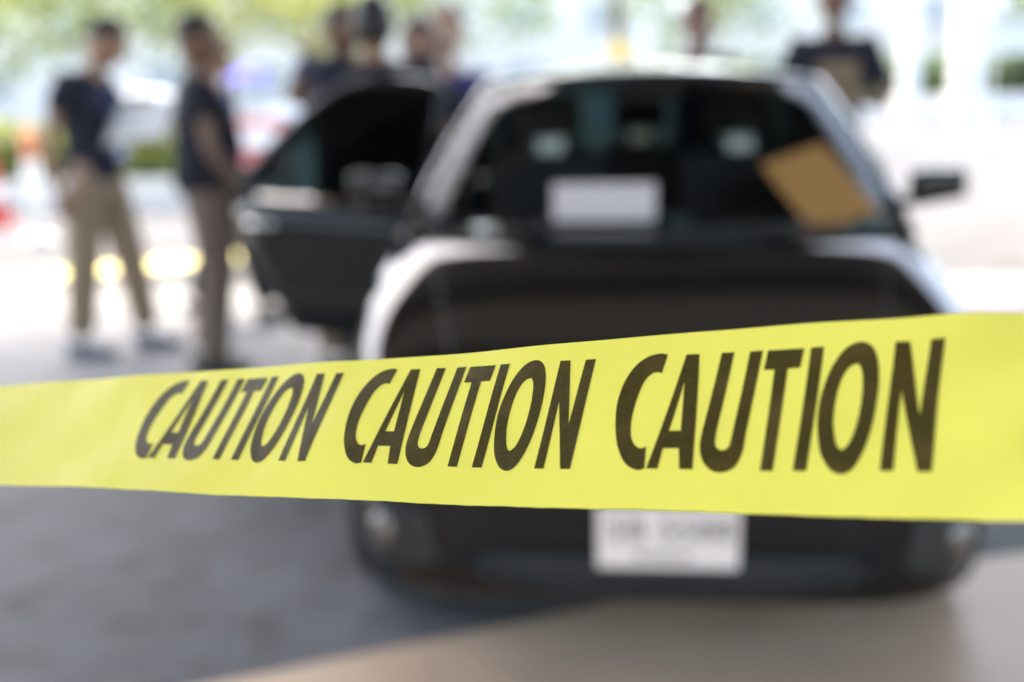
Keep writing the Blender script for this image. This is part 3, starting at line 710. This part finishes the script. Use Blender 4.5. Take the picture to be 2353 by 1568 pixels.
# man reading papers, at the left
p1, J1 = person('man in navy shirt and khaki trousers looking down at papers in his hand', (-2.22, 6.5, 0), R(78), 1.80, NAVY, KHAKI, BRN, HB,
    dict(kneeL=(.13, -.09, .50), ankL=(.15, -.15, .09), kneeR=(-.11, .04, .50), ankR=(-.13, .08, .09), neckb=(0, -.03, 1.44), neck=(0, -.07, 1.51), head=(.0, -.13, 1.605), head_rot=(R(28), 0, R(8)),
         elR=(-.25, .10, 1.13), wrR=(-.25, .06, .88), elL=(.22, -.10, 1.13), wrL=(.08, -.30, 1.18)), shoe=(.10, .12, .17))
M1 = Matrix.Translation((-2.22, 6.5, 0)) @ Matrix.Rotation(R(78), 4, 'Z')
cb = empty('clipboard'); cb.matrix_world = M1 @ Matrix.Translation((-.06, -.33, 1.25)) @ Euler((R(-10), R(-48), 0)).to_matrix().to_4x4()
box('board', (0, 0, 0), (.28, .40, .006), mat('clipboard_board', (.25, .2, .16), rough=.5), cb, None, .002)
box('paper_sheet', (0, -.005, .006), (.26, .36, .004), mat('white_paper', (.80, .80, .82), rough=.7), cb)
box('clip', (0, .185, .012), (.11, .03, .014), steel, cb, None, .003)
tag(cb, 'clipboard with white papers held by the man at the left', 'clipboard')
ln = tube('added_chest_ribbon', [(.06 * .99, -.10, 1.44), (.05, -.155, 1.30), (.0, -.165, 1.16), (-.05, -.155, 1.30), (-.06, -.10, 1.44)], .006, mat('blue_ribbon', (.05, .08, .35), rough=.7), p1)  # ribbon added to carry the lilac patch on the chest
box('chest_light_patch', (0, -.172, 1.11), (.09, .006, .12), mat('chest_light_lilac', (.35, .42, .75), rough=.4), p1, (R(-6), 0, 0))  # lilac card stands in for light caught on the shirt front
# heavier man with his back half turned
person('heavy man in dark navy shirt and taupe trousers, arm hanging, facing right', (-1.50, 5.95, 0), R(112), 1.75, (.007, .008, .017), TAUPE, DRK, HB,
    dict(belly=.05, head_rot=(R(4), 0, R(-12)), ankL=(.10, .04, .09), kneeL=(.10, -.07, .5), hipL=(.095, -.02, .92), wrR=(-.24, -.16, .90), elR=(-.25, -.01, 1.12), wrL=(.2, -.22, 1.0)), build=1.13, shoe=(.03, .026, .024))
# man stepping behind him
person('man in slate blue shirt and black trousers stepping out behind the heavy man', (-1.78, 7.45, 0), R(80), 1.72, (.05, .065, .13), BLK, BRN, HB,
    dict(kneeR=(-.09, -.20, .52), ankR=(-.09, -.30, .10), kneeL=(.09, .10, .5), ankL=(.1, .26, .10)))
# four people gathered behind the open door
GR = 'people gathered behind the open car door'
person('person with black hair and dark navy shirt, tallest behind the open door', (-.58, 5.38, 0), R(188), 1.78, NAVY, BLK, BRN, (.003, .003, .003), dict(shL=(.225, .015, 1.46), shR=(-.225, .015, 1.46), neckb=(0, .015, 1.48), chest=(0, .005, 1.34)), GR, 1.38, long_hair=True)
person('person in navy shirt at the left of the group behind the open door', (-.80, 5.95, 0), R(40), 1.78, (.022, .022, .075), KHAKI, DRK, HB, dict(head_rot=(R(6), 0, 0), shL=(.19, 0, 1.46), shR=(-.19, 0, 1.46), chest=(0, .005, 1.34), elR=(-.36, -.12, 1.34), wrR=(-.14, -.3, 1.3)), GR, 1.1)
person('person with brown hair and bare forearm in the middle of the door group', (-.40, 5.82, 0), R(-40), 1.70, (.012, .012, .03), BLK, (.33, .18, .13), (.06, .025, .014), dict(head_rot=(R(8), 0, 0), elL=(.23, -.06, 1.14), wrL=(.08, -.26, 1.22)), GR, long_hair=True)
person('pale person in blue shirt at the right of the door group', (-.30, 6.25, 0), R(-25), 1.78, (.045, .045, .18), TAUPE, PALE, (.25, .12, .07), dict(), GR)
# men beyond the car roof and to its right
person('man in navy shirt seen just above the middle of the car roof', (1.16, 7.6, 0), R(-8), 1.90, (.012, .014, .035), KHAKI, (.22, .11, .085), HB, dict())
person('tall man in navy shirt holding a tan folder behind the car', (1.83, 6.95, 0), R(-18), 1.98, (.011, .012, .026), KHAKI, DRK, HB,
    dict(elL=(.26, -.04, 1.12), wrL=(.10, -.24, 1.17), elR=(-.26, -.04, 1.12), wrR=(-.10, -.24, 1.17)), sleeve=.75, build=1.12)
fo = empty('tan_folder'); fo.matrix_world = Matrix.Translation((1.83, 6.95, 0)) @ Matrix.Rotation(R(-18), 4, 'Z') @ Matrix.Translation((.05, -.345, 1.36)) @ Euler((R(8), 0, 0)).to_matrix().to_4x4()
box('front_cover', (0, -.009, 0), (.21, .003, .26), mat('tan_card', (.24, .16, .10), rough=.7, var=.06), fo); box('back_cover', (0, .009, .006), (.21, .003, .272), MATS['tan_card'], fo); box('papers', (0, 0, -.004), (.195, .013, .248), mat('white_paper', (.80, .80, .82), rough=.7), fo)
tag(fo, 'tan card folder held against the chest by the tall man', 'folder')

# ------------------------------------------------------------------ background: planter, hedges, trees, parked cars, houses
random.seed(7)
whitep = mat('white_paint', (.74, .73, .71), rough=.6, var=.04, vscale=4)
def leaf_mesh(n, fn, size, rnd, name):
    vs, fs = [], []
    for i in range(n):
        p = fn(rnd); a, b, c = rnd.uniform(0, 6.28), rnd.uniform(-1, 1), rnd.uniform(0, 6.28)
        M = Euler((a, b, c)).to_matrix(); s = size * rnd.uniform(.6, 1.3); k = len(vs)
        for q in ((-s, 0, 0), (0, -s * .45, s * .1), (s, 0, 0), (0, s * .45, s * .1)): vs.append(Vector(p) + M @ Vector(q))
        fs.append((k, k + 1, k + 2, k + 3))
    me = bpy.data.meshes.new(name); me.from_pydata([tuple(v) for v in vs], [], fs); return me
leafA = mat('leaf_yellow_green', (.27, .30, .07), rough=.5, var=.35, vscale=1.3, transl=.35)
leafB = mat('leaf_mid_green', (.16, .23, .06), rough=.5, var=.35, vscale=1.1, transl=.3)
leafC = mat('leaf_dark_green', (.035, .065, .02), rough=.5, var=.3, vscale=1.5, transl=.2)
bark = mat('tree_bark', (.16, .11, .08), rough=.9, var=.25, vscale=8, bump=.5, bscale=25)
def crown_mesh(seed, n=1500, size=.17):
    r = random.Random(seed); cl = [(Vector((r.gauss(0, .5), r.gauss(0, .5), r.gauss(0, .33))), r.uniform(.28, .55)) for _ in range(16)]
    def fn(q):
        c, rad = q.choice(cl); d = Vector((q.gauss(0, 1), q.gauss(0, 1), q.gauss(0, 1))).normalized() * rad * q.random() ** .4
        return (c + d) * 2.6
    return leaf_mesh(n, fn, size, r, 'crown')
CROWNS = [crown_mesh(k) for k in (1, 2, 3)]
def tree(label, x, y, h, sc, leaf, v, tr=.14, group='trees along the far side of the road'):
    t = empty('tree', (x, y, 0)); tag(t, label, 'tree', group)
    bm = bmesh.new(); r = random.Random(v * 7 + int(x * 3)); top = Vector((r.uniform(-.3, .3), r.uniform(-.3, .3), h))
    add_tube(bm, [(0, 0, 0), (0.02, 0, .25), top * .5 + Vector((r.uniform(-.12, .12), 0, 0)), top], [tr * 1.35, tr, tr * .8, tr * .45], 10)
    for k in range(5):
        a = k * 1.26 + r.random(); p = top * r.uniform(.6, .95); e = p + Vector((math.cos(a) * 1.3 * sc, math.sin(a) * 1.3 * sc, r.uniform(.6, 1.4) * sc))
        add_tube(bm, [p, p.lerp(e, .5) + Vector((0, 0, .1)), e], [tr * .45, tr * .3, tr * .12], 6)
    bm_obj('trunk', bm, bark, t, True)
    me = CROWNS[v % 3]
    c = link('crown', me.copy(), leaf, t); c.location = top + Vector((0, 0, .7 * sc)); c.scale = (sc, sc, sc * .8); c.rotation_euler = (0, 0, v * 1.3)
    return t
def hedge(name, label, x0, x1, y0, y1, z0, z1, leaf, n, size=.07, seed=3):
    r = random.Random(seed); h = empty(name, ((x0 + x1) / 2, (y0 + y1) / 2, z0)); tag(h, label, 'hedge')
    hx, hy, hz = (x1 - x0) / 2, (y1 - y0) / 2, z1 - z0
    def fn(q):
        p = [q.uniform(-hx, hx), q.uniform(-hy, hy), q.uniform(0, hz)]; f = q.randrange(4)
        if f == 0: p[2] = hz
        elif f == 1: p[1] = -hy
        return Vector(p) + Vector((q.gauss(0, .04), q.gauss(0, .04), q.gauss(0, .05) + .06 * math.sin(p[0] * 3.1)))
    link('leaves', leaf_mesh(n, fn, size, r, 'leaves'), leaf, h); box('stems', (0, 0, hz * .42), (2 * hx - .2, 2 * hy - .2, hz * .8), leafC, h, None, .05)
    return h
# white kerbed planter with a clipped hedge, left
pk = empty('kerbed_planter', (-6.9, 15.1, 0)); tag(pk, 'low white kerb wall round the hedge bed behind the two men', 'planter')
for i in range(6): box('kerb_block', (-2.55 + i * 1.02, -.55, .19), (1.0, .18, .38), whitep, pk, None, .015)
for i in range(6): box('kerb_block', (-2.55 + i * 1.02, .55, .19), (1.0, .18, .38), whitep, pk, None, .015)
for sx in (-1, 1): box('kerb_block', (sx * 3.16, 0, .19), (.18, 1.28, .38), whitep, pk, None, .015)
box('soil', (0, 0, .15), (6.1, .9, .3), mat('soil', (.06, .045, .03), rough=.95), pk)
hedge('clipped_hedge', 'yellow green clipped hedge growing in the white kerbed planter', -9.8, -4.0, 14.75, 15.45, .3, .95, leafA, 5200, .06)
# low pale wall with hedge and gate pillars, right
lw = empty('low_wall', (24, 45, 0)); tag(lw, 'long low pale wall far across the road at the right', 'wall')
for i in range(14): box('wall_panel', (-19.5 + i * 3.0, 0, .38), (2.97, .3, .76), whitep, lw, None, .01)
for i in range(14): box('coping', (-19.5 + i * 3.0, 0, .79), (2.99, .4, .06), whitep, lw, None, .01)
hedge('tall_hedge', 'bright green tall hedge behind the low wall at the far right', 6, 44, 47, 48.6, 0, 2.25, leafB, 9000, .16, 5)
hedge('dark_bush', 'dark green bush in front of the tall hedge at the right edge', 18.6, 23, 45.6, 46.6, 0, 2.1, leafC, 2600, .14, 6)
for x, lab, w in ((14.4, 'slim grey white gate pillar, left one before the far hedge', .55), (16.45, 'broad white gate pillar, right one before the far hedge', .85)):
    g = empty('gate_pillar', (x, 44.2, 0)); tag(g, lab, 'pillar', 'gate pillars at the far right')
    box('shaft', (0, 0, 2.9), (w, w, 5.6), whitep, g, None, .03); box('plinth', (0, 0, .15), (w + .2, w + .2, .3), whitep, g, None, .02); box('cap', (0, 0, 5.78), (w + .25, w + .25, .16), whitep, g, None, .02)
# globe lamps
def globe_lamp(x, y, lab):
    g = empty('globe_lamp', (x, y, 0)); tag(g, lab, 'lamp post', 'white globe lamps')
    lathe('pole', [(.09, 0), (.09, .25), (.04, .35), (.035, 2.6), (.08, 2.63), (.08, 2.67)], whitep, g, 14)
    lathe('globe', [(.001, 2.66)] + [(.22 * math.sin(a), 2.87 - .22 * math.cos(a)) for a in [R(15 * k) for k in range(1, 12)]] + [(.001, 3.09)], mat('opal_globe', (.85, .85, .84), rough=.15), g, 24)
globe_lamp(3.58, 25, 'white globe lamp above the middle of the car roof'); globe_lamp(9.8, 25, 'white globe lamp near the upper right corner')
# trees
T = tree
t1 = T('slim tree with yellow cloth tied round its trunk behind the car', 2.55, 28, 6.0, 1.25, leafB, 1, .15)
lathe('tied_cloth', [(.14, 1.75), (.20, 1.8), (.19, 2.1), (.21, 2.3), (.14, 2.35)], mat('yellow_cloth', (.75, .52, .03), rough=.8), t1, 14)
spots = [(-17.5, 40, 3.6, 1.3, leafA, 0, 'yellow green tree at the upper left corner'), (-12.6, 38, 3.7, 1.2, leafB, 1, 'mid green tree behind the man with papers'), (-9.4, 42, 3.5, 1.3, leafA, 2, 'yellow green tree between the two men at the left'),
         (-6.6, 40, 3.4, 1.2, leafA, 0, 'yellow green tree right of the heavy man'), (-3.2, 44, 4.6, 1.4, leafB, 2, 'mid green tree above the open car door'), (8.6, 52, 5.0, 1.5, leafB, 1, 'mid green tree left of the tall man'), (24.5, 54, 4.2, 1.6, leafB, 0, 'mid green tree at the upper right corner'), (-23, 43, 4.2, 1.6, leafB, 1, 'mid green tree beyond the upper left corner')]
for x, y, h, sc, lf, v, lab in spots: T(lab, x, y, h, sc, lf, v, .17)
# parked cars
pc = make_car('parked_car', False, False)
PAINT = {'white': mat('white_car_paint', (.78, .78, .78), rough=.2, coat=1), 'silver': mat('silver_car_paint', (.45, .46, .48), rough=.25, metal=.6, coat=1), 'cream': mat('cream_car_paint', (.45, .41, .36), rough=.25, coat=1), 'blue': mat('greyblue_car_paint', (.28, .36, .42), rough=.25, coat=1)}
def repaint(o, m):
    for c in [x for x in bpy.data.objects if x.parent == o]:
        if c.type == 'MESH':
            for sl in c.material_slots:
                if sl.material == black: sl.link = 'OBJECT'; sl.material = m
        repaint(c, m)
plist = [(-16.3, 33, 88, 'white', 'white car parked at the far left edge'), (-10.6, 35.5, 92, 'silver', 'silver car parked behind the man with papers'), (-5.4, 37, 90, 'white', 'white car parked left of the black car door'), (.3, 38.5, 89, 'cream', 'cream car parked beyond the black car roof'), (22.5, 51, 91, 'blue', 'grey blue car parked behind the hedge at the right'), (7.2, 40, 90, 'white', 'white car parked behind the man over the car roof')]
for i, (x, y, a, pt, lab) in enumerate(plist):
    o = pc if i == 0 else copy_tree(pc)
    tag(o, lab, 'car', 'cars parked along the far side of the road'); o.location = (x - 2.1, y, 0); o.rotation_euler = (0, 0, R(-a))
    repaint(o, PAINT[pt])
# cones, bollard, barrier, umbrella
red = mat('cone_red', (.62, .04, .03), rough=.45); wht = mat('reflective_white', (.8, .8, .8), rough=.4); sal = mat('salmon_orange', (.75, .25, .14), rough=.5)
c = empty('traffic_cone', (-5.62, 13.2, 0)); tag(c, 'red and white traffic cone at the left edge beside the hedge bed', 'traffic cone')
box('base', (0, 0, .02), (.36, .36, .04), red, c, None, .01); lathe('cone_body', [(.14, .04), (.028, .70), (.02, .71)], red, c, 20); lathe('white_band', [(.108, .26), (.082, .42)], wht, c, 20)
c = empty('bollard', (-4.60, 11.7, 0)); tag(c, 'white bollard with salmon top left of the man with papers', 'bollard')
lathe('post', [(.075, .03), (.07, .78)], wht, c, 18); lathe('top_band', [(.071, .78), (.068, 1.02), (.04, 1.07), (.001, 1.08)], sal, c, 18); lathe('foot', [(.16, 0), (.16, .03), (.08, .06)], wht, c, 20)
c = empty('plastic_barrier', (-4.2, 20, 0)); tag(c, 'red and white plastic barrier seen over the open door', 'barrier')
bm = bmesh.new(); P = [(-.22, 0), (.22, 0), (.22, .12), (.12, .3), (.09, .95), (-.09, .95), (-.12, .3), (-.22, .12)]
A = [bm.verts.new((-.5, y, z)) for y, z in P]; B = [bm.verts.new((.5, y, z)) for y, z in P]; bm.faces.new(A); bm.faces.new(B[::-1])
for i in range(8): bm.faces.new((A[i], B[i], B[(i + 1) % 8], A[(i + 1) % 8]))
bm_obj('shell', bm, mat('barrier_red', (.55, .16, .14), rough=.45), c); box('white_panel', (0, -.12, .64), (.8, .03, .3), wht, c)
c = empty('blue_parasol', (-6.75, 32, 0)); tag(c, 'bright blue parasol beyond the heavy man', 'parasol')
bm = bmesh.new(); top = bm.verts.new((0, 0, 2.05)); rim = [bm.verts.new((.62 * math.cos(R(45 * k)), .62 * math.sin(R(45 * k)), 1.68)) for k in range(8)]
for k in range(8): bm.faces.new((top, rim[k], rim[(k + 1) % 8]))
o = bm_obj('canopy', bm, mat('blue_canvas', (.05, .04, .55), rough=.8), c); o.modifiers.new('t', 'SOLIDIFY').thickness = .01
lathe('pole', [(.025, .05), (.02, 2.1)], steel, c, 10); lathe('base', [(.22, 0), (.22, .06), (.04, .1)], steel, c, 20)
# pale houses closing the view
def house(label, x, y, w, d, h, col, nw, nf):
    b = empty('pale_building', (x, y, 0)); tag(b, label, 'building', 'pale buildings across the road'); wm = mat('facade_%.2f' % col[0], col, rough=.85, var=.04, vscale=.6)
    box('wall', (0, 0, h / 2), (w, d, h), wm, b); box('roof_slab', (0, 0, h + .15), (w + .8, d + .8, .3), whitep, b); gl = mat('pale_pane', (.42, .46, .48), rough=.1)
    for f in range(nf):
        for i in range(nw):
            cx = -w / 2 + (i + .5) * w / nw; z = 1.9 + f * 3.2
            fr = box('window', (cx, -d / 2 - .02, z), (w / nw * .55, .1, 1.6), whitep, b); box('pane', (0, 0, 0), (w / nw * .48, .06, 1.42), gl, fr).location = (cx, -d / 2 - .055, z)
            box('window_sill', (0, 0, 0), (w / nw * .6, .16, .08), whitep, fr).location = (cx, -d / 2 - .08, z - .86)
house('long cream building far behind the men at the left', -25.7, 66, 41, 10, 9.5, (.8, .74, .67), 9, 2)
house('white building far behind the black car', 9.6, 72, 30, 10, 9.0, (.8, .79, .78), 7, 2)
house('grey white building at the far right', 38, 68, 28, 10, 9.5, (.75, .75, .75), 8, 2)
